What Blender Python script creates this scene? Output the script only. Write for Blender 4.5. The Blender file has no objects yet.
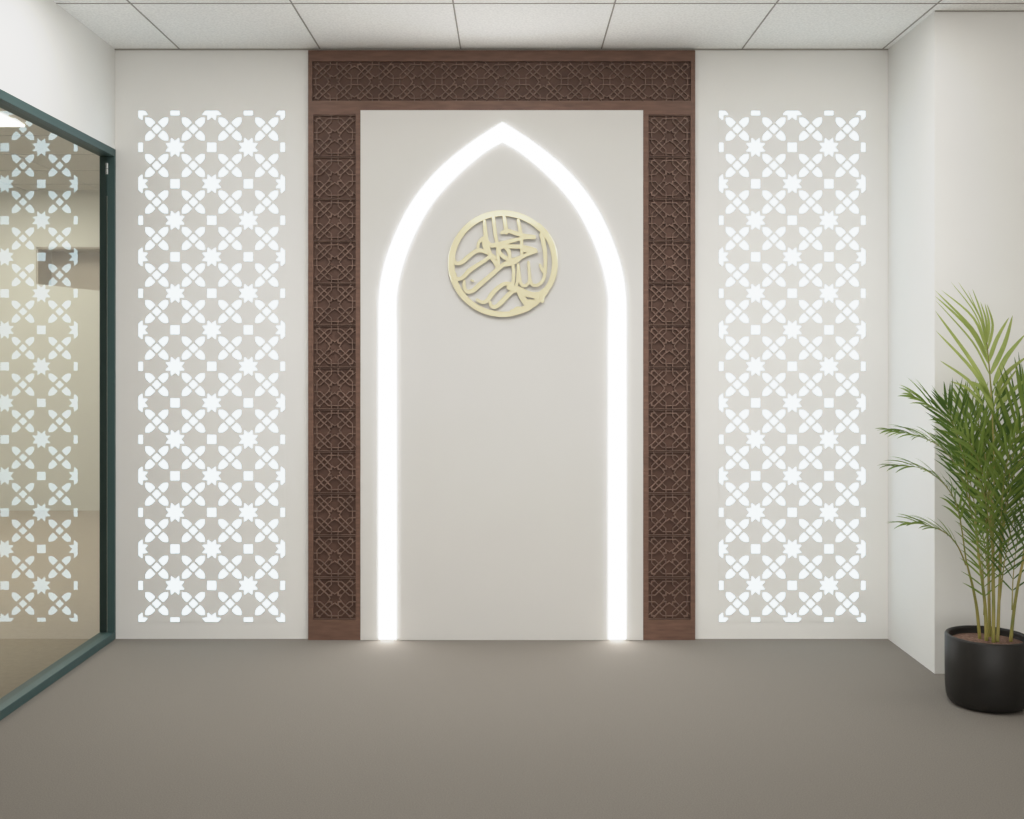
import bpy, bmesh, math, random
from mathutils import Vector
random.seed(7)
S = bpy.context.scene
COL = S.collection
PX = 235.0            # pixels per metre on the back wall
F = 1090.0            # focal length in pixels
D = 4.64              # camera distance to the back wall
CX, CY = 511.0, 358.0 # vanishing point
CAMZ = (639 - CY) / PX
H = (639 - 49) / PX   # ceiling height

def wx(px): return (px - CX) / PX
def wz(py): return (639 - py) / PX
def at(px, py, Y):
    d = Y + D
    return Vector(((px - CX) * d / F, Y, CAMZ - (py - CY) * d / F))

# ------------------------------------------------------------------ materials
def mat(name, color, rough=0.6, metal=0.0, emit=None, estr=0.0, spec=0.5):
    m = bpy.data.materials.new(name); m.use_nodes = True
    b = m.node_tree.nodes['Principled BSDF']
    b.inputs['Base Color'].default_value = (*color, 1)
    b.inputs['Roughness'].default_value = rough
    b.inputs['Metallic'].default_value = metal
    b.inputs['Specular IOR Level'].default_value = spec
    if emit:
        b.inputs['Emission Color'].default_value = (*emit, 1)
        b.inputs['Emission Strength'].default_value = estr
    return m

def noisy(m, scale, c1, c2, bump=0.0, bscale=None, stretch=None, detail=4.0, dist=0.002):
    nt = m.node_tree; N = nt.nodes; L = nt.links
    b = N['Principled BSDF']
    tc = N.new('ShaderNodeTexCoord'); mp = N.new('ShaderNodeMapping')
    L.new(tc.outputs['Object'], mp.inputs['Vector'])
    if stretch: mp.inputs['Scale'].default_value = stretch
    nz = N.new('ShaderNodeTexNoise'); nz.inputs['Scale'].default_value = scale
    nz.inputs['Detail'].default_value = detail
    L.new(mp.outputs['Vector'], nz.inputs['Vector'])
    r = N.new('ShaderNodeValToRGB')
    r.color_ramp.elements[0].position = 0.3; r.color_ramp.elements[1].position = 0.7
    r.color_ramp.elements[0].color = (*c1, 1); r.color_ramp.elements[1].color = (*c2, 1)
    L.new(nz.outputs['Fac'], r.inputs['Fac']); L.new(r.outputs['Color'], b.inputs['Base Color'])
    if bump:
        n2 = N.new('ShaderNodeTexNoise'); n2.inputs['Scale'].default_value = bscale or scale
        n2.inputs['Detail'].default_value = 3
        L.new(mp.outputs['Vector'], n2.inputs['Vector'])
        bp = N.new('ShaderNodeBump'); bp.inputs['Strength'].default_value = bump
        bp.inputs['Distance'].default_value = dist
        L.new(n2.outputs['Fac'], bp.inputs['Height']); L.new(bp.outputs['Normal'], b.inputs['Normal'])
    return m

def v(c, k): return tuple(x * k for x in c)

WALLC = (0.76, 0.75, 0.725)
m_wall = noisy(mat('white_wall_paint', WALLC, 0.75, spec=0.25), 3, v(WALLC, .985), v(WALLC, 1.015), 0.06, 90)
NICHEC = (0.645, 0.632, 0.608)
m_niche = noisy(mat('niche_paint', NICHEC, 0.7, spec=0.25), 3, v(NICHEC, .99), v(NICHEC, 1.01), 0.03, 70)
CARP = (0.198, 0.180, 0.158)
m_floor = noisy(mat('grey_carpet', CARP, 0.95, spec=0.1), 260, v(CARP, .86), v(CARP, 1.14), 0.35, 420)
CEILC = (0.95, 0.945, 0.925)
m_ceil = noisy(mat('ceiling_tile', CEILC, 0.9, spec=0.1), 110, v(CEILC, .86), v(CEILC, 1.03), 0.10, 120, detail=6)
m_grid = mat('ceiling_grid_grey', (0.30, 0.28, 0.25), 0.6)
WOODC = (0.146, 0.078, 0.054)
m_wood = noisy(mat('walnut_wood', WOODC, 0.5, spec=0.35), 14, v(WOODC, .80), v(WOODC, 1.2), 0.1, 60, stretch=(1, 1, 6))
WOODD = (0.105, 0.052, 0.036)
m_woodback = noisy(mat('walnut_recess_shade', WOODD, 0.6, spec=0.3), 10, (0.078, .041, .029), (0.108, .058, .042), 0.1, 60)  # same walnut, darkened to deepen the shade behind the straps
WOODL = (0.190, 0.117, 0.088)
m_strap = noisy(mat('walnut_strapwork', WOODL, 0.5, spec=0.35), 14, v(WOODL, .85), v(WOODL, 1.15))
m_teal = mat('dark_teal_metal', (0.046, 0.084, 0.082), 0.5, 0.0, spec=0.3)
m_clip = mat('pale_clip_metal', (0.95, 0.96, 0.95), 0.4, 0.0)
m_gold = mat('brushed_gold_metal', (0.93, 0.85, 0.58), 0.06, 0.5)
m_panel = mat('backlit_acrylic', (0.85, 0.88, 0.9), 0.4, emit=(0.66, 0.94, 1.10), estr=1.9)
m_led = mat('led_diffuser', (0.9, 0.9, 0.9), 0.5, emit=(1.0, 0.99, 0.975), estr=13.0)
m_lamp = mat('ceiling_light_diffuser', (0.9, 0.9, 0.9), 0.5, emit=(1.0, 0.98, 0.94), estr=7.0)
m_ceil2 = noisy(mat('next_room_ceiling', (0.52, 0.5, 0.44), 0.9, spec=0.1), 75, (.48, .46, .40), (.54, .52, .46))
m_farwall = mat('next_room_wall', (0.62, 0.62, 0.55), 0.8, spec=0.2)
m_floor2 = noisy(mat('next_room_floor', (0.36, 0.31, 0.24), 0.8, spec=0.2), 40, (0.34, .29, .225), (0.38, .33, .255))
m_niche2 = mat('brown_recess_board', (0.42, 0.37, 0.29), 0.7)
m_pot = noisy(mat('matt_black_ceramic', (0.013, 0.012, 0.011), 0.42, spec=0.32), 9, (0.010, .009, .008), (0.018, .016, .014))
m_soil = noisy(mat('brown_potting_soil', (0.16, 0.085, 0.055), 0.95), 90, (0.09, .045, .03), (0.24, .14, .10), 0.9, 130, dist=0.006)
m_cane = noisy(mat('yellow_green_cane', (0.24, 0.22, 0.05), 0.45), 30, (0.17, .19, .035), (0.36, .29, .085), stretch=(1, 1, .3))

def leafmat(name, c1, c2, tr=0.32):
    m = mat(name, c1, 0.42, spec=0.4)
    noisy(m, 12, c1, c2)
    nt = m.node_tree; N = nt.nodes; L = nt.links
    b = N['Principled BSDF']; out = N['Material Output']
    t = N.new('ShaderNodeBsdfTranslucent'); t.inputs['Color'].default_value = (*v(c2, 1.3), 1)
    mx = N.new('ShaderNodeMixShader'); mx.inputs['Fac'].default_value = tr
    L.new(b.outputs[0], mx.inputs[1]); L.new(t.outputs[0], mx.inputs[2]); L.new(mx.outputs[0], out.inputs['Surface'])
    return m
m_leaf = [leafmat('palm_leaf_bright', (0.17, 0.25, 0.045), (0.36, 0.41, 0.13), .4),
          leafmat('palm_leaf_mid', (0.050, 0.112, 0.014), (0.21, 0.28, 0.06)),
          leafmat('palm_leaf_dark', (0.028, 0.066, 0.010), (0.100, 0.165, 0.034))]

def glassmat():
    m = bpy.data.materials.new('tinted_glass'); m.use_nodes = True
    nt = m.node_tree; N = nt.nodes; L = nt.links; N.clear()
    out = N.new('ShaderNodeOutputMaterial')
    fr = N.new('ShaderNodeFresnel'); fr.inputs['IOR'].default_value = 1.45
    a = N.new('ShaderNodeMath'); a.operation = 'MULTIPLY'; a.inputs[1].default_value = 2.0
    b = N.new('ShaderNodeMath'); b.operation = 'ADD'; b.inputs[1].default_value = 1.0
    c = N.new('ShaderNodeMath'); c.operation = 'DIVIDE'
    L.new(fr.outputs[0], a.inputs[0]); L.new(fr.outputs[0], b.inputs[0])
    L.new(a.outputs[0], c.inputs[0]); L.new(b.outputs[0], c.inputs[1])
    t = N.new('ShaderNodeBsdfTransparent'); t.inputs['Color'].default_value = (0.91, 0.90, 0.83, 1)
    g = N.new('ShaderNodeBsdfGlossy'); g.inputs['Roughness'].default_value = 0.0
    g.inputs['Color'].default_value = (0.98, 0.97, 0.94, 1)
    mx = N.new('ShaderNodeMixShader')
    L.new(c.outputs[0], mx.inputs['Fac']); L.new(t.outputs[0], mx.inputs[1]); L.new(g.outputs[0], mx.inputs[2])
    L.new(mx.outputs[0], out.inputs['Surface'])
    return m
m_glass = glassmat()

# ------------------------------------------------------------------ helpers
class MB:
    def __init__(s): s.v = []; s.f = []
    def add(s, vs, fs):
        o = len(s.v); s.v += [tuple(p) for p in vs]; s.f += [tuple(i + o for i in f) for f in fs]
    def box(s, x0, x1, y0, y1, z0, z1):
        s.add([(x0,y0,z0),(x1,y0,z0),(x1,y1,z0),(x0,y1,z0),(x0,y0,z1),(x1,y0,z1),(x1,y1,z1),(x0,y1,z1)],
              [(0,3,2,1),(4,5,6,7),(0,1,5,4),(1,2,6,5),(2,3,7,6),(3,0,4,7)])
    def prism_xz(s, poly, y0, y1):          # y0 = front (towards camera)
        n = len(poly)
        s.add([(x, y0, z) for x, z in poly] + [(x, y1, z) for x, z in poly],
              [tuple(range(n)), tuple(range(2*n-1, n-1, -1))] + [(i, n+i, n+(i+1) % n, (i+1) % n) for i in range(n)])
    def tube(s, pts, rad, n=8):
        P = [Vector(p) for p in pts]; o = len(s.v); m = len(P)
        up = Vector((0, 1, 0.3)).normalized()
        for i, p in enumerate(P):
            t = (P[min(i+1, m-1)] - P[max(i-1, 0)]).normalized()
            a = t.cross(up).normalized(); b = t.cross(a)
            r = rad[i] if isinstance(rad, (list, tuple)) else rad
            for k in range(n):
                q = 2*math.pi*k/n
                s.v.append(tuple(p + a*(r*math.cos(q)) + b*(r*math.sin(q))))
        for i in range(m-1):
            for k in range(n):
                s.f.append((o+i*n+k, o+i*n+(k+1) % n, o+(i+1)*n+(k+1) % n, o+(i+1)*n+k))
        s.f.append(tuple(o+k for k in range(n))[::-1]); s.f.append(tuple(o+(m-1)*n+k for k in range(n)))
    def lathe(s, prof, c=(0, 0, 0), n=64):
        o = len(s.v); m = len(prof)
        for r, z in prof:
            for k in range(n):
                q = 2*math.pi*k/n
                s.v.append((c[0]+r*math.cos(q), c[1]+r*math.sin(q), c[2]+z))
        for i in range(m-1):
            for k in range(n):
                s.f.append((o+i*n+k, o+i*n+(k+1) % n, o+(i+1)*n+(k+1) % n, o+(i+1)*n+k))
    def build(s, name, m, parent=None, smooth=False, fixn=True, bevel=0.0):
        me = bpy.data.meshes.new(name); me.from_pydata(s.v, [], s.f)
        if fixn:
            bm = bmesh.new(); bm.from_mesh(me); bmesh.ops.recalc_face_normals(bm, faces=bm.faces); bm.to_mesh(me); bm.free()
        me.materials.append(m)
        if smooth:
            for p in me.polygons: p.use_smooth = True
        o = bpy.data.objects.new(name, me); COL.objects.link(o)
        if parent:
            o.parent = parent; o.matrix_parent_inverse = parent.matrix_world.inverted()
        if bevel:
            b = o.modifiers.new('bevel', 'BEVEL'); b.width = bevel; b.segments = 2; b.limit_method = 'ANGLE'
        return o

def empty(name, loc):
    o = bpy.data.objects.new(name, None); COL.objects.link(o); o.location = loc; o.empty_display_size = .1
    bpy.context.view_layer.update()
    return o
def tag(o, label=None, cat=None, group=None, kind=None):
    if label: o['label'] = label
    if cat: o['category'] = cat
    if group: o['group'] = group
    if kind: o['kind'] = kind
    return o
def struct(o): o['kind'] = 'structure'; return o

# ------------------------------------------------------------------ room shell
XL, XR = wx(115), wx(888)       # left wall, right return
YB = -6.06                      # wall behind the camera
XS = 3.0                        # far right wall
YN = 3.9                        # end of the next room
XN = -5.2
YRET = -0.512
GY0 = -2.75                     # near end of the glazing
ZG = wz(149.5)                  # top of the glazing
T = 0.10
b = MB(); b.box(XL-.03, XS, YB, 0, -0.1, 0); struct(b.build('floor', m_floor))
b = MB(); b.box(XN, XL-.03, YB, YN, -0.1, 0); b.box(XL-.03, XS, 0, YN, -.1, 0); struct(b.build('floor_next_room', m_floor2))
b = MB(); b.box(XL-.05, XS, YB, .12, H, H+0.1); struct(b.build('ceiling', m_ceil))
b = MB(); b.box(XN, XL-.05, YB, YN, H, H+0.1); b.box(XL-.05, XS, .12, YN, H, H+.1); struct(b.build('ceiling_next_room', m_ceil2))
b = MB(); b.box(XL-.03, XS, 0, 0.12, 0, H); struct(b.build('wall_back', m_wall))
b = MB(); b.box(XR, XS, YRET, 0, 0, H); struct(b.build('wall_right', m_wall))
b = MB(); b.box(XS, XS+T, YB, 0.12, 0, H); struct(b.build('wall_far_right', m_wall))
b = MB(); b.box(XN, XS+T, YB-T, YB, 0, H); struct(b.build('wall_front', m_wall))
b = MB(); b.box(XL-T, XL, GY0, 0, ZG, H); b.box(XL-T, XL, YB, GY0, 0, H); struct(b.build('wall_left', m_wall))
# next room, seen through the glass
b = MB(); b.box(XL-.03, XL+.1, 0.12, YN, 0, H); struct(b.build('wall_next_room_right', m_farwall))
b = MB(); b.box(XN-T, XN, YB, YN, 0, H); struct(b.build('wall_next_room_left', m_farwall))
nl, nr = at(36, 247, YN), at(150, 247, YN)
zt = nl.z; zb0 = at(36, 284, YN).z; zb1 = at(150, 296, YN).z
b = MB()
b.box(XN, nl.x, YN, YN+.3, 0, H); b.box(nr.x, XL, YN, YN+.3, 0, H); b.box(nl.x, nr.x, YN, YN+.3, zt, H)
b.prism_xz([(nl.x, 0), (nr.x, 0), (nr.x, zb1), (nl.x, zb0)], YN, YN+.3)
struct(b.build('wall_next_room_end', m_farwall))
b = MB(); b.box(nl.x-.1, nr.x+.1, YN+.26, YN+.36, zb0-.3, zt+.1)
b.box(nl.x, nl.x+.012, YN+.01, YN+.26, zb0-.02, zt); b.box(nl.x, nr.x, YN+.01, YN+.26, zt-.012, zt)
struct(b.build('trim_2', m_niche2))

# ceiling grid: dark shadow joints between the tiles, and the wall angle
b = MB(); g = 0.0055
k = -7
x = wx(179.7) + 0.598*-7
while x < XS:
    if x > XN: b.box(x-g/2, x+g/2, YB, YN, H-.002, H)
    x += 0.598
y = -0.6*10
while y < YN:
    if abs(y) > .1: b.box(XN, XS, y-g/2, y+g/2, H-.002, H)
    y += 0.6
b.box(XL, XR, -0.006, 0, H-.005, H)
b.box(XR, XS, YRET-.004, YRET, H-.004, H)
struct(b.build('trim_1', m_grid))

# ------------------------------------------------------------------ glazing in the left wall
XG = -1.714
win = empty('window_1', (XG, GY0/2, 0)); struct(win)
FH = 0.032
fx0, fx1 = XG-.032, XL+.003
b = MB()
b.box(fx0, fx1, GY0, -.0005, ZG-FH, ZG); b.box(fx0, fx1, GY0, -.0005, 0.0005, FH)
b.box(fx0, fx1, -FH*.5, -.0005, FH, ZG-FH); b.box(fx0, fx1, GY0, GY0+FH, FH, ZG-FH)
b.build('window_frame', m_teal, win, bevel=.0015)
b = MB()
gl = [(XG, GY0+FH, FH), (XG, -FH*.5, FH), (XG, -FH*.5, ZG-FH), (XG, GY0+FH, ZG-FH)]
b.add(gl, [(0, 1, 2, 3)]); b.build('glass_pane', m_glass, win)
b = MB()
yj = -FH*.5-.004
c0, c1, cm0, cm1 = at(106.2, 163, yj), at(108.0, 174, yj), at(107, 168.2, yj), at(107, 168.8, yj)
b.box(XG+.0005, XG+.0045, yj, -FH*.5, cm0.z, c0.z); b.box(XG+.0005, XG+.0045, yj, -FH*.5, c1.z, cm1.z)
b.build('glazing_clip', m_clip, win)
b = MB()
b.box(XG+.0005, XG+.002, -FH*.5-.003, -FH*.5, FH, ZG-.2)
b.build('glazing_seal', mat('grey_seal', (.16, .18, .15), .5), win)

# ceiling light in the next room
b = MB(); lz = H-.012
p = at(22, 124, 0)
b.box(-3.38, -2.74, .28, 1.5, lz, H-.003)
tag(b.build('ceiling_light', m_lamp), 'bright white ceiling light panel seen through the top corner of the glass', 'light')

# ------------------------------------------------------------------ geometric pattern
STAR = [(r*math.cos(q), r*math.sin(q)) for i in range(16) for r, q in [((.172 if i % 2 == 0 else .290), math.radians(22.5*i))]]
SQ = [(-.125, -.125), (.125, -.125), (.125, .125), (-.125, .125)]
DIA = [(-.130, 0), (0, -.130), (.130, 0), (0, .130)]
PET0 = [(.312, .312), (.205, .312), (.140, .280), (.085, .228), (.040, .178), (.178, .040), (.228, .085), (.280, .140), (.312, .205)]
PETS = [[(sx*x, sz*z) for x, z in PET0] for sx in (1, -1) for sz in (1, -1)]

STARW = [(r*math.cos(q), r*math.sin(q)) for i in range(16) for r, q in [((.195 if i % 2 == 0 else .300), math.radians(22.5*i))]]
SQW = [(-.140, -.140), (.140, -.140), (.140, .140), (-.140, .140)]
DIAW = [(-.130, 0), (0, -.130), (.130, 0), (0, .130)]
PETW0 = [(.318, .318), (.190, .318), (.036, .164), (.164, .036), (.318, .190)]
PETSW = [[(sx*x, sz*z) for x, z in PETW0] for sx in (1, -1) for sz in (1, -1)]
def clip(poly, x0, x1, z0, z1):
    def cut(P, ins, inter):
        R = []
        for i in range(len(P)):
            a, c = P[i-1], P[i]
            if ins(c):
                if not ins(a): R.append(inter(a, c))
                R.append(c)
            elif ins(a): R.append(inter(a, c))
        return R
    def ix(xv): return lambda a, c: (xv, a[1]+(c[1]-a[1])*(xv-a[0])/(c[0]-a[0]))
    def iz(zv): return lambda a, c: (a[0]+(c[0]-a[0])*(zv-a[1])/(c[1]-a[1]), zv)
    e = 1e-7
    for f in ((lambda p: p[0] >= x0-e, ix(x0)), (lambda p: p[0] <= x1+e, ix(x1)), (lambda p: p[1] >= z0-e, iz(z0)), (lambda p: p[1] <= z1+e, iz(z1))):
        if len(poly) < 3: return []
        poly = cut(poly, *f)
    R = []
    for q in poly:
        if not R or (abs(q[0]-R[-1][0])+abs(q[1]-R[-1][1])) > 1e-6: R.append(q)
    if len(R) > 1 and abs(R[0][0]-R[-1][0])+abs(R[0][1]-R[-1][1]) < 1e-6: R.pop()
    return R if len(R) >= 3 else []

def pattern(x0, ztop, c, cz, nx, nz, phase=0, st=STAR, sq=SQ, di=DIA, pe=PETS):
    """All shapes of a lattice of nx by nz cells hanging from (x0, ztop)."""
    X1, Z0 = x0+nx*c, ztop-nz*cz
    out = []
    def put(sh, px, pz):
        q = clip([(px+x*c, pz+z*cz) for x, z in sh], x0, X1, Z0, ztop)
        if q: out.append(q)
    for i in range(nx+1):
        for j in range(nz+1):
            put(st if (i+j+phase) % 2 == 0 else sq, x0+i*c, ztop-j*cz)
    for i in range(nx):
        for j in range(nz):
            ox, oz = x0+(i+.5)*c, ztop-(j+.5)*cz
            put(di, ox, oz)
            for P in pe: put(P, ox, oz)
    return out

def offset(poly, d):
    n = len(poly); A = sum(poly[i-1][0]*poly[i][1]-poly[i][0]*poly[i-1][1] for i in range(n))
    s = 1 if A > 0 else -1; R = []
    for i in range(n):
        p0, p1, p2 = Vector(poly[i-1]), Vector(poly[i]), Vector(poly[(i+1) % n])
        e1 = (p1-p0).normalized(); e2 = (p2-p1).normalized()
        n1 = Vector((e1.y, -e1.x))*s; n2 = Vector((e2.y, -e2.x))*s
        m = n1+n2
        if m.length < .2: m = n1
        m = m/max(m.length_squared, .5)*2
        R.append(p1+m*d)
    return [(r.x, r.y) for r in R]
def backlit(x0px, label):
    mb = MB()
    for q in pattern(wx(x0px), wz(110.8), 36.65/PX, 36.51/PX, 4, 14): mb.prism_xz(offset(q, -.40/PX), -.0030, -.0014)
    nlit = len(mb.f)
    mb.box(wx(x0px), wx(x0px)+4*36.65/PX, -.0018, -.0012, wz(110.8)-14*36.51/PX, wz(110.8))
    o = mb.build('mounted_light_panel', m_panel)
    o.data.materials.append(m_wall)
    for p in o.data.polygons[nlit:]: p.material_index = 1
    return tag(o, label, 'wall light', 'backlit lattice panels on the back wall')
backlit(138.4, 'backlit white star lattice panel on the wall left of the dark wooden surround')
backlit(718.9, 'backlit white star lattice panel on the wall right of the wooden surround, nearest the palm')

# ------------------------------------------------------------------ carved wooden surround
YF, YBK = -.020, -.009
KF = (D+YF)/D
def fx(px): return wx(px)*KF
def fz(py): return CAMZ+(wz(py)-CAMZ)*KF
FX0, FX1 = fx(308), fx(695.3); IX0, IX1 = fx(360.3), fx(643.3); IZ = fz(110)
sur = empty('carved_wood_surround', ((FX0+FX1)/2, 0, 0))
tag(sur, 'dark brown carved wooden surround with strapwork lattice framing the white niche', 'wall surround')
openings = [(fx(312.2), fx(691.0), fz(61.2), fz(101.2)), (fx(313.4), fx(355.6), fz(114.6), fz(620)), (fx(648.6), fx(690.6), fz(114.6), fz(620))]
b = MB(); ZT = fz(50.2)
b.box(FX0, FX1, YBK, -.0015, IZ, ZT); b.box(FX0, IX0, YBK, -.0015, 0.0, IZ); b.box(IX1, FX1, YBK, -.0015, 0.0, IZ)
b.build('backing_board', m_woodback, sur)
b = MB()
(a0, a1, at_, ab), (l0, l1, lt, lb), (r0, r1, rt, rb) = openings
b.box(FX0, FX1, YF, YBK, at_, ZT); b.box(FX0, FX1, YF, YBK, IZ, ab)
b.box(FX0, a0, YF, YBK, ab, at_); b.box(a1, FX1, YF, YBK, ab, at_)
b.build('top_rail', m_wood, sur)
for (q0, q1, X0, X1) in ((l0, l1, FX0, IX0), (r0, r1, IX1, FX1)):
    b = MB()
    b.box(X0, q0, YF, YBK, 0, IZ); b.box(q1, X1, YF, YBK, 0, IZ)
    b.box(q0, q1, YF, YBK, lt, IZ); b.box(q0, q1, YF, YBK, 0, lb)
    b.build('side_stile', m_wood, sur)

def ring(mb, poly, w, y0, y1, rect):
    o = offset(poly, w); n = len(poly)
    x0, x1, z0, z1 = rect
    o = [(min(max(x, x0), x1), min(max(z, z0), z1)) for x, z in o]
    vs = [(x, y0, z) for x, z in poly]+[(x, y0, z) for x, z in o]+[(x, y1, z) for x, z in poly]+[(x, y1, z) for x, z in o]
    fs = []
    for i in range(n):
        j = (i+1) % n
        fs += [(i, j, n+j, n+i), (i, 2*n+i, 2*n+j, j), (n+i, n+j, 3*n+j, 3*n+i)]
    mb.add(vs, fs)
def strapwork(x0, zt, x1, zb, nx, nz, tile_rows=None, phase=0):
    mb = MB(); YS = YF+.0008
    if tile_rows is None:
        c, cz = (x1-x0)/nx, (zt-zb)/nz
        for n_, q in enumerate(pattern(x0, zt, c, cz, nx, nz, phase, STARW, SQW, DIAW, PETSW)): ring(mb, q, .036*c, YS+.0012*((n_*7) % 11)/11, YBK-.0002, (x0, x1, zb, zt))
        mb.box(x0, x1, YS, YBK, zb, zb+.0018)
    else:
        th = (zt-zb)/tile_rows; c = (x1-x0)/nx; gap = .0045; cz = (th-gap)/2
        for t in range(tile_rows):
            z = zt-t*th-gap/2
            for n_, q in enumerate(pattern(x0, z, c, cz, nx, 2, phase, STARW, SQW, DIAW, PETSW)): ring(mb, q, .036*c, YS+.0012*((n_*7) % 11)/11, YBK-.0002, (x0, x1, z-2*cz, z))
            mb.box(x0, x1, YS, YBK, z-.0016, z); mb.box(x0, x1, YS, YBK, z-2*cz, z-2*cz+.0016)
    return mb
strapwork(a0, at_, a1, ab, 18, 2, None, 0).build('lattice', m_strap, sur, fixn=False)
strapwork(l0, lt, l1, lb, 2, 0, 12, 0).build('lattice', m_strap, sur, fixn=False)
strapwork(r0, rt, r1, rb, 2, 0, 12, 0).build('lattice', m_strap, sur, fixn=False)

# ------------------------------------------------------------------ white niche board, arch light
YP = -.022
b = MB(); b.box(IX0+.0006, IX1-.0006, YP, -.0015, 0, IZ-.0006)
tag(b.build('niche_board', m_niche, bevel=.001), 'plain white rectangular wall board inside the dark wooden surround', 'wall panel')

AX = 502.4
outer = [(377.6, 639), (377.6, 480), (377.6, 340), (377.7, 310), (378.2, 295.7), (380.9, 275.2), (387.8, 250.6), (399.6, 222), (411.2, 201.4), (424.7, 183.1), (438.4, 168.1), (452, 155.8), (464.3, 146.2), (476.6, 137.3), (490.3, 128.5), (AX, 121.2)]
inner = [(397.2, 639), (397.2, 480), (397.2, 340), (397.0, 310), (397.6, 293), (402.0, 270.5), (410.4, 245.0), (421.4, 222.3), (431.6, 205.6), (443.6, 190.6), (456.1, 177.7), (466.5, 168.0), (476.0, 160.1), (485.0, 153.0), (493.5, 147.5), (AX, 142.8)]
def cr(P, n=6):
    R = []
    for i in range(len(P)-1):
        p0, p1, p2, p3 = P[max(i-1, 0)], P[i], P[i+1], P[min(i+2, len(P)-1)]
        for k in range(n):
            t = k/n
            R.append(tuple(.5*(2*p1[q]+(p2[q]-p0[q])*t+(2*p0[q]-5*p1[q]+4*p2[q]-p3[q])*t*t+(3*p1[q]-p0[q]-3*p2[q]+p3[q])*t**3) for q in range(len(p1))))
    R.append(tuple(P[-1])); return R
def halfmirror(P):
    h = cr(P); return h+[(2*AX-x, y) for x, y in h[-2::-1]]
O, I = halfmirror(outer), halfmirror(inner)
b = MB(); YA = YP-.004
KA = (D+YA)/D
def ax_(px): return wx(px)*KA
def az_(py): return max(.0005, CAMZ+(wz(py)-CAMZ)*KA)
vs = []
for (ox, oy), (ix, iy) in zip(O, I):
    vm = Vector((ix-ox, iy-oy)).normalized()*1.6
    ox += vm.x; oy += vm.y; ix -= vm.x; iy -= vm.y
    vs += [(ax_(ox), YP-.0003, az_(oy)), (ax_(ox), YA, az_(oy)), (ax_(ix), YA, az_(iy)), (ax_(ix), YP-.0003, az_(iy))]
fs = []
for i in range(len(O)-1):
    for k in range(3): fs.append((4*i+k, 4*i+k+1, 4*i+4+k+1, 4*i+4+k))
fs += [(0, 3, 2, 1), (len(vs)-4, len(vs)-3, len(vs)-2, len(vs)-1)]
b.add(vs, fs)
tag(b.build('arch_light', m_led), 'glowing white pointed arch light strip on the white niche board', 'light')

# ------------------------------------------------------------------ gold calligraphy roundel
ro = empty('calligraphy_roundel', (wx(503), YP, wz(264)))
tag(ro, 'round gold calligraphy ornament hanging on the niche board inside the lit arch', 'wall ornament')
hcount = [0]
def stroke(mb, pts, w, n=5, th=None):
    """pts: image points on the back wall; w: one width or (start, mid, end) in pixels."""
    P = cr([tuple(p) for p in pts], n); m = len(P)
    hcount[0] += 1
    y0, y1 = YP-.004, YP-.014-.00012*(hcount[0] % 17)
    bev = .0004
    vs = []
    if not isinstance(w, (tuple, list)): w = (w, w, w)
    rows = []
    def wid(t): return w[0]+(w[1]-w[0])*t*2 if t < .5 else w[1]+(w[2]-w[1])*(t*2-1)
    KC = (D+y1)/D
    C = [Vector((wx(x)*KC, CAMZ+(wz(y)-CAMZ)*KC)) for x, y in P]
    ring_ = []
    for i in range(m):
        t = (C[min(i+1, m-1)]-C[max(i-1, 0)]).normalized(); nn = Vector((-t.y, t.x))
        ring_.append((C[i], t, nn, wid(i/(m-1))/PX/2))
    # rounded caps
    c, t, nn, r = ring_[0]
    caps0 = [(c-t*r*math.cos(a), t, nn, r*max(math.sin(a), .05)) for a in (0.0, .5, 1.0)]
    c, t, nn, r = ring_[-1]
    caps1 = [(c+t*r*math.cos(a), t, nn, r*max(math.sin(a), .05)) for a in (1.0, .5, 0.0)]
    allr = caps0+ring_+caps1
    for c, t, nn, r in allr:
        bb = min(bev, r*.5)
        for s_, y in ((-r, y0), (-r, y1+bev), (-r+bb, y1), (r-bb, y1), (r, y1+bev), (r, y0)):
            q = c+nn*s_; vs.append((q.x, y, q.y))
    fs = []
    for i in range(len(allr)-1):
        for k in range(6):
            fs.append((6*i+k, 6*i+(k+1) % 6, 6*i+6+(k+1) % 6, 6*i+6+k))
    fs.append((0, 1, 2, 3, 4, 5)); e = 6*(len(allr)-1); fs.append((e+5, e+4, e+3, e+2, e+1, e))
    mb.add(vs, fs)
def za(L_): return [(x/8.533+442, y/8.533+206) for x, y in L_]
def zb_(L_): return [(x/14.63+455, y/14.63+272) for x, y in L_]
def zc(L_): return [(x/14.89+505, y/14.89+265) for x, y in L_]
def zd(L_): return [(x/6.827+430, y/6.827+200) for x, y in L_]
rg = MB()
rc = (502.9, 263.7)
pts = []
for k in range(0, 53):
    a = math.radians(-44 - k*(360-44-33)/52.0)     # from the upper right, over the top, round the left, to the bottom
    pts.append((rc[0]+51.6*math.cos(a), rc[1]+50.6*math.sin(a)))
pts = [p for p in pts]
stroke(rg, pts, (5.4, 6.2, 4.6), 2)
# right hand side of the ring, turning inwards at the foot
stroke(rg, [(538, 225.5), (546, 234), (552, 245), (554.6, 258), (554.4, 270), (551.5, 281), (546, 290), (540, 295), (535.5, 296.5)], (5.8, 5.6, 5.2))
rg.build('ring', m_gold, ro)
lt_ = MB()
# four uprights
stroke(lt_, za([(362, 130), (368, 200), (378, 290), (405, 400), (455, 480), (480, 500)]), (3.2, 4.4, 3.2))
stroke(lt_, za([(436, 90), (446, 170), (458, 260), (474, 340), (478, 430), (480, 500)]), (3.4, 3.4, 3.2))
stroke(lt_, za([(528, 85), (540, 150), (548, 225)]), (3.0, 3.8, 4.2))
stroke(lt_, za([(650, 120), (662, 180), (676, 260), (680, 350), (682, 430)]), (3.0, 3.6, 3.0))
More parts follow.
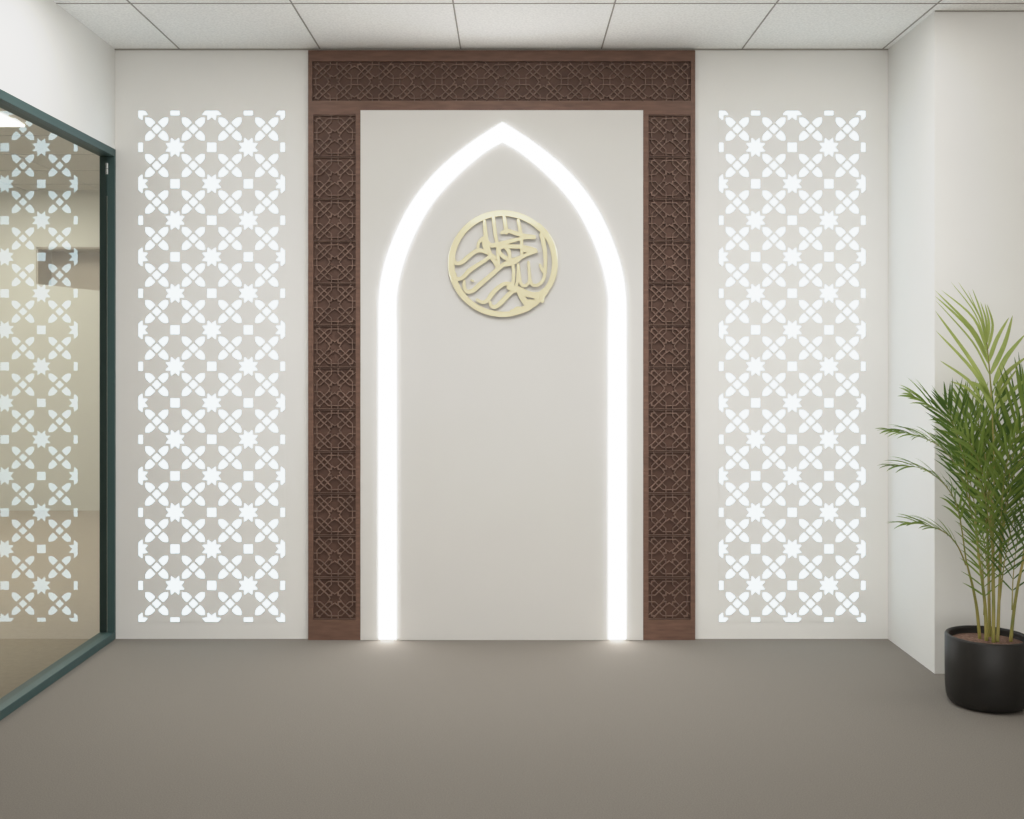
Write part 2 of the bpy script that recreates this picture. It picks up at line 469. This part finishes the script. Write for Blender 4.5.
# upper hook and long diagonal
stroke(lt_, za([(510, 228), (560, 212), (640, 235), (710, 252), (790, 258)]), (3.2, 4.2, 2.6))
stroke(lt_, za([(790, 272), (700, 272), (600, 296), (500, 322), (420, 336), (380, 305), (340, 290)]), (2.4, 4.6, 4.0))
# middle loop
stroke(lt_, za([(800, 372), (720, 352), (610, 345), (520, 346), (480, 370)]), (2.6, 4.2, 3.6))
stroke(lt_, za([(806, 388), (740, 408), (670, 438), (600, 462), (540, 442), (495, 402), (482, 365)]), (2.8, 4.4, 3.6))
stroke(lt_, za([(535, 350), (570, 385), (578, 440)]), (3.0, 4.0, 3.0))
stroke(lt_, za([(700, 372), (745, 380), (790, 384)]), (5.0, 4.6, 3.0))
# left swooping tails
stroke(lt_, za([(390, 402), (335, 380), (280, 390), (225, 432), (172, 478), (130, 490), (104, 470), (98, 430)]), (3.4, 4.4, 2.8))
stroke(lt_, za([(312, 380), (306, 345), (318, 305), (352, 272)]), (2.6, 2.8, 3.2))
stroke(lt_, za([(350, 300), (365, 350), (385, 400)]), (3.0, 3.2, 3.2))
stroke(lt_, za([(455, 440), (420, 420), (370, 462), (295, 508), (228, 556), (185, 602), (150, 622), (118, 612), (108, 575)]), (2.6, 4.4, 2.8))
stroke(lt_, za([(410, 440), (440, 470), (470, 520)]), (2.6, 2.8, 3.2))
stroke(lt_, za([(590, 478), (540, 490), (480, 535), (400, 605), (320, 672), (262, 722), (212, 728), (190, 690), (188, 640)]), (3.6, 4.8, 2.8))
stroke(lt_, za([(250, 634), (266, 640)]), 2.0, 2)
stroke(lt_, zb_([(800, 170), (740, 170), (680, 195), (600, 258), (535, 330), (485, 405), (430, 440), (375, 436), (325, 405)]), (3.6, 4.6, 2.8))
stroke(lt_, zb_([(975, 300), (905, 270), (835, 290), (765, 350), (690, 430), (625, 490), (570, 512), (525, 486), (512, 440)]), (3.8, 4.8, 2.8))
# letters at lower right
stroke(lt_, za([(848, 245), (868, 320), (882, 430), (880, 540), (866, 625), (820, 672), (772, 672), (750, 630)]), (4.6, 3.2, 3.0))
stroke(lt_, za([(738, 478), (744, 560), (746, 640), (712, 680), (676, 665), (660, 600), (650, 500)]), (2.6, 3.2, 3.0))
stroke(lt_, za([(600, 480), (612, 560), (606, 650), (590, 690)]), (3.2, 3.2, 3.8))
stroke(lt_, za([(650, 500), (648, 580), (640, 660), (625, 700)]), (2.6, 2.8, 3.2))
stroke(lt_, za([(545, 505), (600, 490), (640, 470), (665, 455)]), (3.0, 3.6, 2.4))
stroke(lt_, za([(836, 500), (852, 540), (870, 570)]), (2.2, 2.8, 2.4))
stroke(lt_, zc([(60, 335), (150, 350), (230, 375), (310, 420), (420, 445), (520, 430), (580, 380)]), (5.0, 6.4, 4.2))
stroke(lt_, zc([(215, 400), (255, 480), (310, 560), (345, 600)]), (5.2, 6.0, 5.0))
stroke(lt_, zc([(330, 540), (440, 535), (480, 560), (430, 600), (350, 590)]), (3.4, 3.0, 3.2))
stroke(lt_, zc([(550, 440), (548, 490), (556, 540)]), (4.6, 4.2, 3.4))
stroke(lt_, zc([(480, 490), (470, 560)]), (2.8, 3.0, 2.6))
stroke(lt_, zc([(110, 700), (160, 698), (190, 690), (225, 680), (270, 662), (320, 648), (350, 632), (372, 600)]), (5.6, 6.4, 5.6), 4)
stroke(lt_, zc([(178, 684), (198, 676)]), 8.2, 3)
lt_.build('lettering', m_gold, ro)
for px_, py_ in ((503, 213.5), (452, 268), (495, 314), (554, 266)):
    b = MB(); q = (wx(px_)*.996, CAMZ+(wz(py_)-CAMZ)*.996)
    b.tube([(q[0], YP+.0002, q[1]), (q[0], YP-.006, q[1])], .004, 10); b.build('standoff_pin', m_gold, ro)

# ------------------------------------------------------------------ potted areca palm
PD = 3.77; PY = PD-D
pc = at(987.3, 634.5, PY)
pot_r = 0.1375
palm = empty('potted_palm', (pc.x, PY, 0))
tag(palm, 'leafy green areca palm in a black round pot on the carpet by the right wall', 'potted plant')
PHT = pc.z
b = MB()
R = pot_r
prof = [(0, .002), (R*.80, .002), (R*.88, .006), (R*.945, .016), (R*.98, .034), (R*.995, .06), (R, .12), (R, PHT-.006), (R-.003, PHT-.001), (R-.008, PHT), (R-.013, PHT-.003), (R-.014, PHT-.01), (R-.014, PHT-.05), (0, PHT-.05)]
b.lathe(prof, (pc.x, PY, 0)); b.build('pot', m_pot, palm, smooth=True)
b = MB()
o_prof = [(R-.0145, PHT-.026), (R*.7, PHT-.023), (R*.35, PHT-.020), (.001, PHT-.018)]
b.lathe(o_prof, (pc.x, PY, 0), 48); b.build('soil', m_soil, palm, smooth=True)
ZS = PHT-.026
def cane(pts, r0, r1):
    P = [at(x, y, PY+dy) for x, y, dy in pts]
    P = [Vector(q) for q in cr([tuple(q) for q in P], 6)]
    mb = MB(); n = len(P)
    mb.tube(P, [r0+(r1-r0)*i/(n-1) for i in range(n)], 8)
    mb.build('stem', m_cane, palm, smooth=True)
canes = [
    ([(980, 642, 0.02), (977, 610, .01), (973, 588, .0), (969.5, 574, -.01), (966, 560, -.02)], .0062, .0028),
    ([(986.5, 643, -.01), (985, 605, -.01), (980, 565, 0), (975, 520, .03)], .0070, .0035),
    ([(993.5, 645, -.03), (993.5, 600, -.03), (993, 540, -.03), (991, 480, -.02)], .0070, .0035),
    ([(997.5, 645, -.02), (999, 600, -.01), (1001, 555, .0), (1004, 505, .02)], .0062, .0035),
    ([(990, 641, .05), (989, 600, .05), (988, 550, .06), (984, 470, .07)], .0065, .0035),
    ([(1010.5, 643, -.01), (1014, 610, -.01), (1019, 580, -.02), (1026, 550, -.04), (1036, 520, -.06)], .0064, .003),
]
for c in canes: cane(*c)

def frond(pts, n, L, alpha, mi, face=(0, -1, .15), droop=.35, wl=.0085, a0=.12, lean=(0, 0, 0), rr=.0028):
    """pts: rachis as (px, py, depth offset); n leaflets a side, longest leaflet L metres."""
    P = cr([tuple(at(x, y, PY+dy)) for x, y, dy in pts], 10)
    P = [Vector(q) for q in P]
    ln = [0]
    for i in range(1, len(P)): ln.append(ln[-1]+(P[i]-P[i-1]).length)
    tot = ln[-1]
    def ev(s):
        s *= tot
        for i in range(1, len(P)):
            if ln[i] >= s-1e-9:
                q = (s-ln[i-1])/max(ln[i]-ln[i-1], 1e-9)
                return P[i-1].lerp(P[i], q), (P[i]-P[i-1]).normalized()
        return P[-1], (P[-1]-P[-2]).normalized()
    mb = MB(); fv = Vector(face).normalized()
    for k in range(n):
        u = (k+.5)/n
        s = a0+(1-a0)*u**.92
        for sd in (-1, 1):
            p, t = ev(min(1, s+random.uniform(-.008, .008)))
            side = t.cross(fv).normalized()*sd
            nrm = side.cross(t).normalized()*sd
            prof = .55+.45*math.sin(math.pi*min(1, u*1.05+.12)) if u < .6 else 1.0-.55*((u-.6)/.4)**1.4
            l = L*prof*random.uniform(.88, 1.08)
            al = math.radians(alpha*(1-.62*u**1.6)+random.uniform(-6, 6))
            d = (t*math.cos(al)+side*math.sin(al)+nrm*random.uniform(.02, .2)+Vector(lean)).normalized()
            bl = []
            q = p.copy(); m = 7; dd = d.copy()
            wdir = dd.cross(nrm).normalized()
            if random.random() < .5: wdir = (wdir+nrm*random.uniform(-.5, .5)).normalized()
            W = wl*random.uniform(.85, 1.15)
            for j in range(m+1):
                h = j/m
                w = W*(min(1, .35+h*3.2))*(1-h**2.2)**.8
                up = nrm*w*.30
                bl.append((q-wdir*w+up, q, q+wdir*w+up))
                dd = (dd+Vector((0, 0, -1))*droop*(.35+h)/m).normalized()
                q = q+dd*(l/m)
            vs = [x for r in bl for x in r]
            fs = []
            for j in range(m):
                o = 3*j
                fs += [(o, o+1, o+4, o+3), (o+1, o+2, o+5, o+4)]
            mb.add(vs, fs)
    fo = mb.build('frond', m_leaf[mi], palm, smooth=True, fixn=False)
    rb_ = MB(); rb_.tube(P, [rr*(1-.75*i/(len(P)-1)) for i in range(len(P))], 6)
    rb_.build('leaf_stalk', m_cane, fo, smooth=True)
    return fo


def blade(mb, pts, w, lift=0.0):
    """One leaflet along image points (px, py, depth offset), widest before the middle."""
    P = [Vector(q) for q in cr([tuple(at(x, y, PY+dy)) for x, y, dy in pts], 5)]
    m = len(P)-1; vs = []; fs = []
    view = Vector((random.uniform(-.3, .3), -1, random.uniform(.0, .35))).normalized()
    for j, q in enumerate(P):
        h = j/m
        t = (P[min(j+1, m)]-P[max(j-1, 0)]).normalized()
        sd = t.cross(view).normalized(); up = sd.cross(t).normalized()
        ww = w*min(1, .35+h*3)*(1-h**2.4)**.85+.0002
        vs += [q-sd*ww-up*ww*.3, q, q+sd*ww-up*ww*.3]
    for j in range(m):
        o = 3*j; fs += [(o, o+1, o+4, o+3), (o+1, o+2, o+5, o+4)]
    mb.add(vs, fs)
# tall front frond, leaflet by leaflet
def zt_(x, y): return x/6.82+924, y/6.82+280
mb = MB()
tall = [((450,790),(330,560),(75,208),.0080),((462,830),(340,620),(80,345),.0072),((385,800),(300,680),(110,550),.0062),
        ((445,640),(330,420),(80,140),.0034),((442,570),(320,340),(75,108),.0066),((440,540),(330,330),(75,70),.0068),
        ((436,500),(340,260),(120,70),.0048),((433,470),(350,230),(185,15),.0030),((430,440),(375,240),(235,15),.0030),
        ((428,430),(400,300),(300,70),.0028),((428,430),(395,240),(330,60),.0040),((428,420),(425,280),(385,150),.0040),
        ((430,430),(445,300),(415,160),.0050),((436,470),(470,310),(430,165),.0050),
        ((445,555),(500,400),(580,255),.0080),((455,640),(550,440),(605,240),.0088),((475,720),(560,530),(690,370),.0092),
        ((485,790),(560,640),(705,520),.0088),((480,850),(540,740),(640,600),.0070),((490,880),(600,760),(740,640),.0080),
        ((400,850),(300,740),(180,690),.0058),((470,900),(420,760),(320,690),.0120)]
for bq, mq, tq, w_ in tall:
    bx_, mx_, tx_ = zt_(*bq), zt_(*mq), zt_(*tq)
    dy = random.uniform(-.03, .02)
    blade(mb, [(*bx_, -.055), (*mx_, -.07+dy), (*tx_, -.09+2*dy)], w_)
fo = mb.build('frond', m_leaf[0], palm, smooth=True, fixn=False)
mb = MB()
mb.tube([Vector(q) for q in cr([tuple(at(x, y, PY+dy)) for x, y, dy in [(993, 560, -.03), (994, 470, -.04), (992, 410, -.05), (989.5, 370, -.055), (986.5, 342, -.055)]], 6)], .0026, 6)
mb.build('leaf_stalk', m_cane, fo, smooth=True)
# fronds arching to the left
frond([(973, 520, .03), (962, 478, -.02), (944, 450, -.08), (918, 436, -.14), (890, 431, -.18)], 17, .14, 23, 1, face=(-.2, -.6, 1), droop=.7, a0=.15, wl=.0046)
frond([(966, 560, -.02), (958, 510, -.05), (944, 484, -.10), (920, 468, -.14), (892, 466, -.16)], 16, .13, 22, 1, face=(-.3, -.5, 1), droop=.7, a0=.25, wl=.0046)
frond([(984, 500, .06), (972, 455, .05), (955, 428, .02), (934, 408, -.02), (912, 396, -.05)], 15, .17, 24, 1, face=(-.3, -.8, .8), droop=.45, a0=.15, wl=.0056)
frond([(966, 565, -.02), (957, 545, -.05), (944, 532, -.09), (922, 524, -.13), (902, 524, -.15)], 10, .12, 24, 1, face=(-.2, -.6, 1), droop=.5, a0=.2, wl=.0046)
frond([(970, 500, .0), (966, 470, -.02), (960, 445, -.04), (952, 420, -.05), (945, 402, -.06)], 13, .17, 44, 2, face=(0, -1, .3), droop=.1, a0=.2, wl=.0048)
frond([(982, 520, .06), (975, 470, .08), (968, 430, .09), (962, 405, .08)], 13, .20, 40, 1, face=(.2, -1, .3), droop=.15, a0=.15, wl=.0056)
frond([(990, 500, -.01), (985, 455, .02), (979, 425, .04), (974, 405, .05)], 12, .20, 42, 1, face=(.2, -1, .2), droop=.25, a0=.1, wl=.0058)
# right hand side
frond([(1002, 540, .0), (1008, 485, -.02), (1016, 440, -.05), (1026, 405, -.08), (1034, 388, -.10)], 12, 0.250, 38, 1, face=(-.2, -1, .3), droop=.3, a0=.15, wl=.0066)
frond([(1003, 530, .02), (1010, 470, .05), (1021, 430, .06), (1036, 400, .05), (1052, 385, .04)], 12, 0.240, 36, 2, face=(0, -1, .4), droop=.4, a0=.15, wl=.0058)
frond([(1000, 560, .0), (1008, 500, -.04), (1020, 460, -.10), (1040, 435, -.15), (1062, 428, -.18)], 14, 0.210, 36, 2, face=(.2, -.7, .8), droop=.5, a0=.15, wl=.0054)
frond([(1026, 550, -.04), (1034, 510, -.06), (1046, 478, -.10), (1066, 460, -.13), (1088, 458, -.15)], 13, 0.190, 38, 1, face=(.2, -.5, .9), droop=.5, a0=.15, wl=.0052)
frond([(1020, 575, -.02), (1027, 530, -.01), (1034, 495, .02), (1046, 465, .03)], 11, 0.180, 40, 2, face=(0, -1, .4), droop=.4, a0=.2, wl=.0046)
# middle, dense
frond([(988, 560, .06), (988, 500, .08), (992, 450, .11), (1000, 415, .13), (1006, 398, .13)], 12, 0.230, 38, 2, face=(.1, -1, .2), droop=.3, a0=.15, wl=0.0055)
frond([(993, 560, -.03), (990, 515, -.06), (984, 478, -.10), (974, 450, -.15), (962, 432, -.19)], 12, 0.200, 38, 1, face=(-.1, -1, .5), droop=.45, a0=.15, wl=0.0053)
frond([(999, 570, -.01), (1001, 520, -.06), (1004, 480, -.11), (1010, 450, -.17), (1018, 430, -.21)], 12, 0.200, 38, 1, face=(.1, -1, .5), droop=.5, a0=.2, wl=0.0053)
frond([(978, 560, .0), (976, 520, .04), (972, 490, .08), (964, 462, .12), (954, 442, .15)], 12, 0.190, 38, 2, face=(-.2, -1, .4), droop=.4, a0=.15, wl=0.0050)
frond([(992, 590, -.02), (992, 550, -.06), (988, 515, -.12), (983, 490, -.18), (978, 475, -.22)], 10, 0.160, 40, 1, face=(0, -1, .5), droop=.5, a0=.2, wl=0.0046)
frond([(1000, 600, -.01), (1004, 565, -.03), (1010, 535, -.07), (1016, 512, -.12)], 10, 0.160, 42, 2, face=(.1, -1, .5), droop=.5, a0=.2, wl=0.0042)
frond([(990, 600, .04), (987, 565, .05), (983, 535, .06), (977, 512, .06)], 10, 0.160, 42, 1, face=(0, -1, .3), droop=.4, a0=.2, wl=0.0042)
frond([(1012, 610, -.01), (1013, 580, .0), (1016, 550, .02), (1022, 522, .04)], 8, 0.130, 46, 2, face=(.1, -1, .3), droop=.3, a0=.15, wl=0.0029)
frond([(984, 615, -.01), (984, 590, -.02), (982, 560, -.04), (978, 530, -.07)], 9, 0.130, 46, 1, face=(0, -1, .3), droop=.3, a0=.15, wl=0.0032)

# ------------------------------------------------------------------ lights
def area(name, x, y, z, sx, sy, power, color=(1, .985, .95), rot=(0, 0, 0), spread=180):
    l = bpy.data.lights.new(name, 'AREA'); l.shape = 'RECTANGLE'; l.size = sx; l.size_y = sy
    l.energy = power; l.color = color; l.spread = math.radians(spread)
    o = bpy.data.objects.new(name, l); COL.objects.link(o); o.location = (x, y, z); o.rotation_euler = rot
    return o
KL = 1.0
for x in (-1.15, .0, 1.15):
    area('ceiling_area_lamp', x, -1.0, H-.01, .6, .5, 7.6, (1, .99, .97))
    area('wall_base_fill', x, -1.40, H-.13, .7, .4, 2.5, (1, .99, .97), (math.radians(30), 0, 0), 80)  # added fill aimed at the foot of the back wall
for y in (-2.8, -4.2):
    for x in (-.75, .95): area('ceiling_area_lamp', x, y, H-.01, .6, .9, 5.5, (1, .99, .97))
area('ceiling_area_lamp', .1, -5.58, H-.01, 1.6, .92, 4.4, (1, .99, .97))  # added so the top of the gold roundel reflects something brighter
area('rear_fill_lamp', .65, YB+.03, .85, 4.2, 1.3, 58, (1, .99, .97), (math.pi/2, 0, 0))  # added soft fill from behind the camera, not a real window
area('next_room_lamp', -3.6, .2, H-.02, .6, 1.2, 34)
area('next_room_lamp', -3.6, 2.6, H-.02, .6, 1.2, 34)
w = bpy.data.worlds.new('world'); S.world = w; w.use_nodes = True
w.node_tree.nodes['Background'].inputs['Color'].default_value = (.8, .85, .9, 1)
w.node_tree.nodes['Background'].inputs['Strength'].default_value = .2

# ------------------------------------------------------------------ camera and view
cam = bpy.data.cameras.new('camera'); co = bpy.data.objects.new('camera', cam); COL.objects.link(co)
co.location = (0, -D, CAMZ); co.rotation_euler = (math.pi/2, 0, 0)
cam.sensor_width = 36; cam.lens = 36*F/1024
cam.shift_x = (512-CX)/1024; cam.shift_y = -(409.5-CY)/1024
cam.clip_start = .05
S.camera = co
S.view_settings.view_transform = 'Standard'
S.view_settings.look = 'None'
S.view_settings.exposure = 0
S.view_settings.use_curve_mapping = True
cm = S.view_settings.curve_mapping
cm.white_level = (10, 10, 10); cm.extend = 'HORIZONTAL'
cv = cm.curves[3]
cv.points[0].location = (0, 0); cv.points[1].location = (1, 1)
for q in ((.03, .3), (.06, .59), (.08, .735), (.10, .81), (.14, .875), (.24, .945), (.5, .985)): cv.points.new(*q)
for p in cv.points: p.handle_type = 'VECTOR'
cm.update()
S.cycles.max_bounces = 10; S.cycles.diffuse_bounces = 6; S.cycles.glossy_bounces = 5; S.cycles.transparent_max_bounces = 12
S.cycles.use_denoising = True
S.cycles.sample_clamp_indirect = 8
S.cycles.caustics_reflective = False
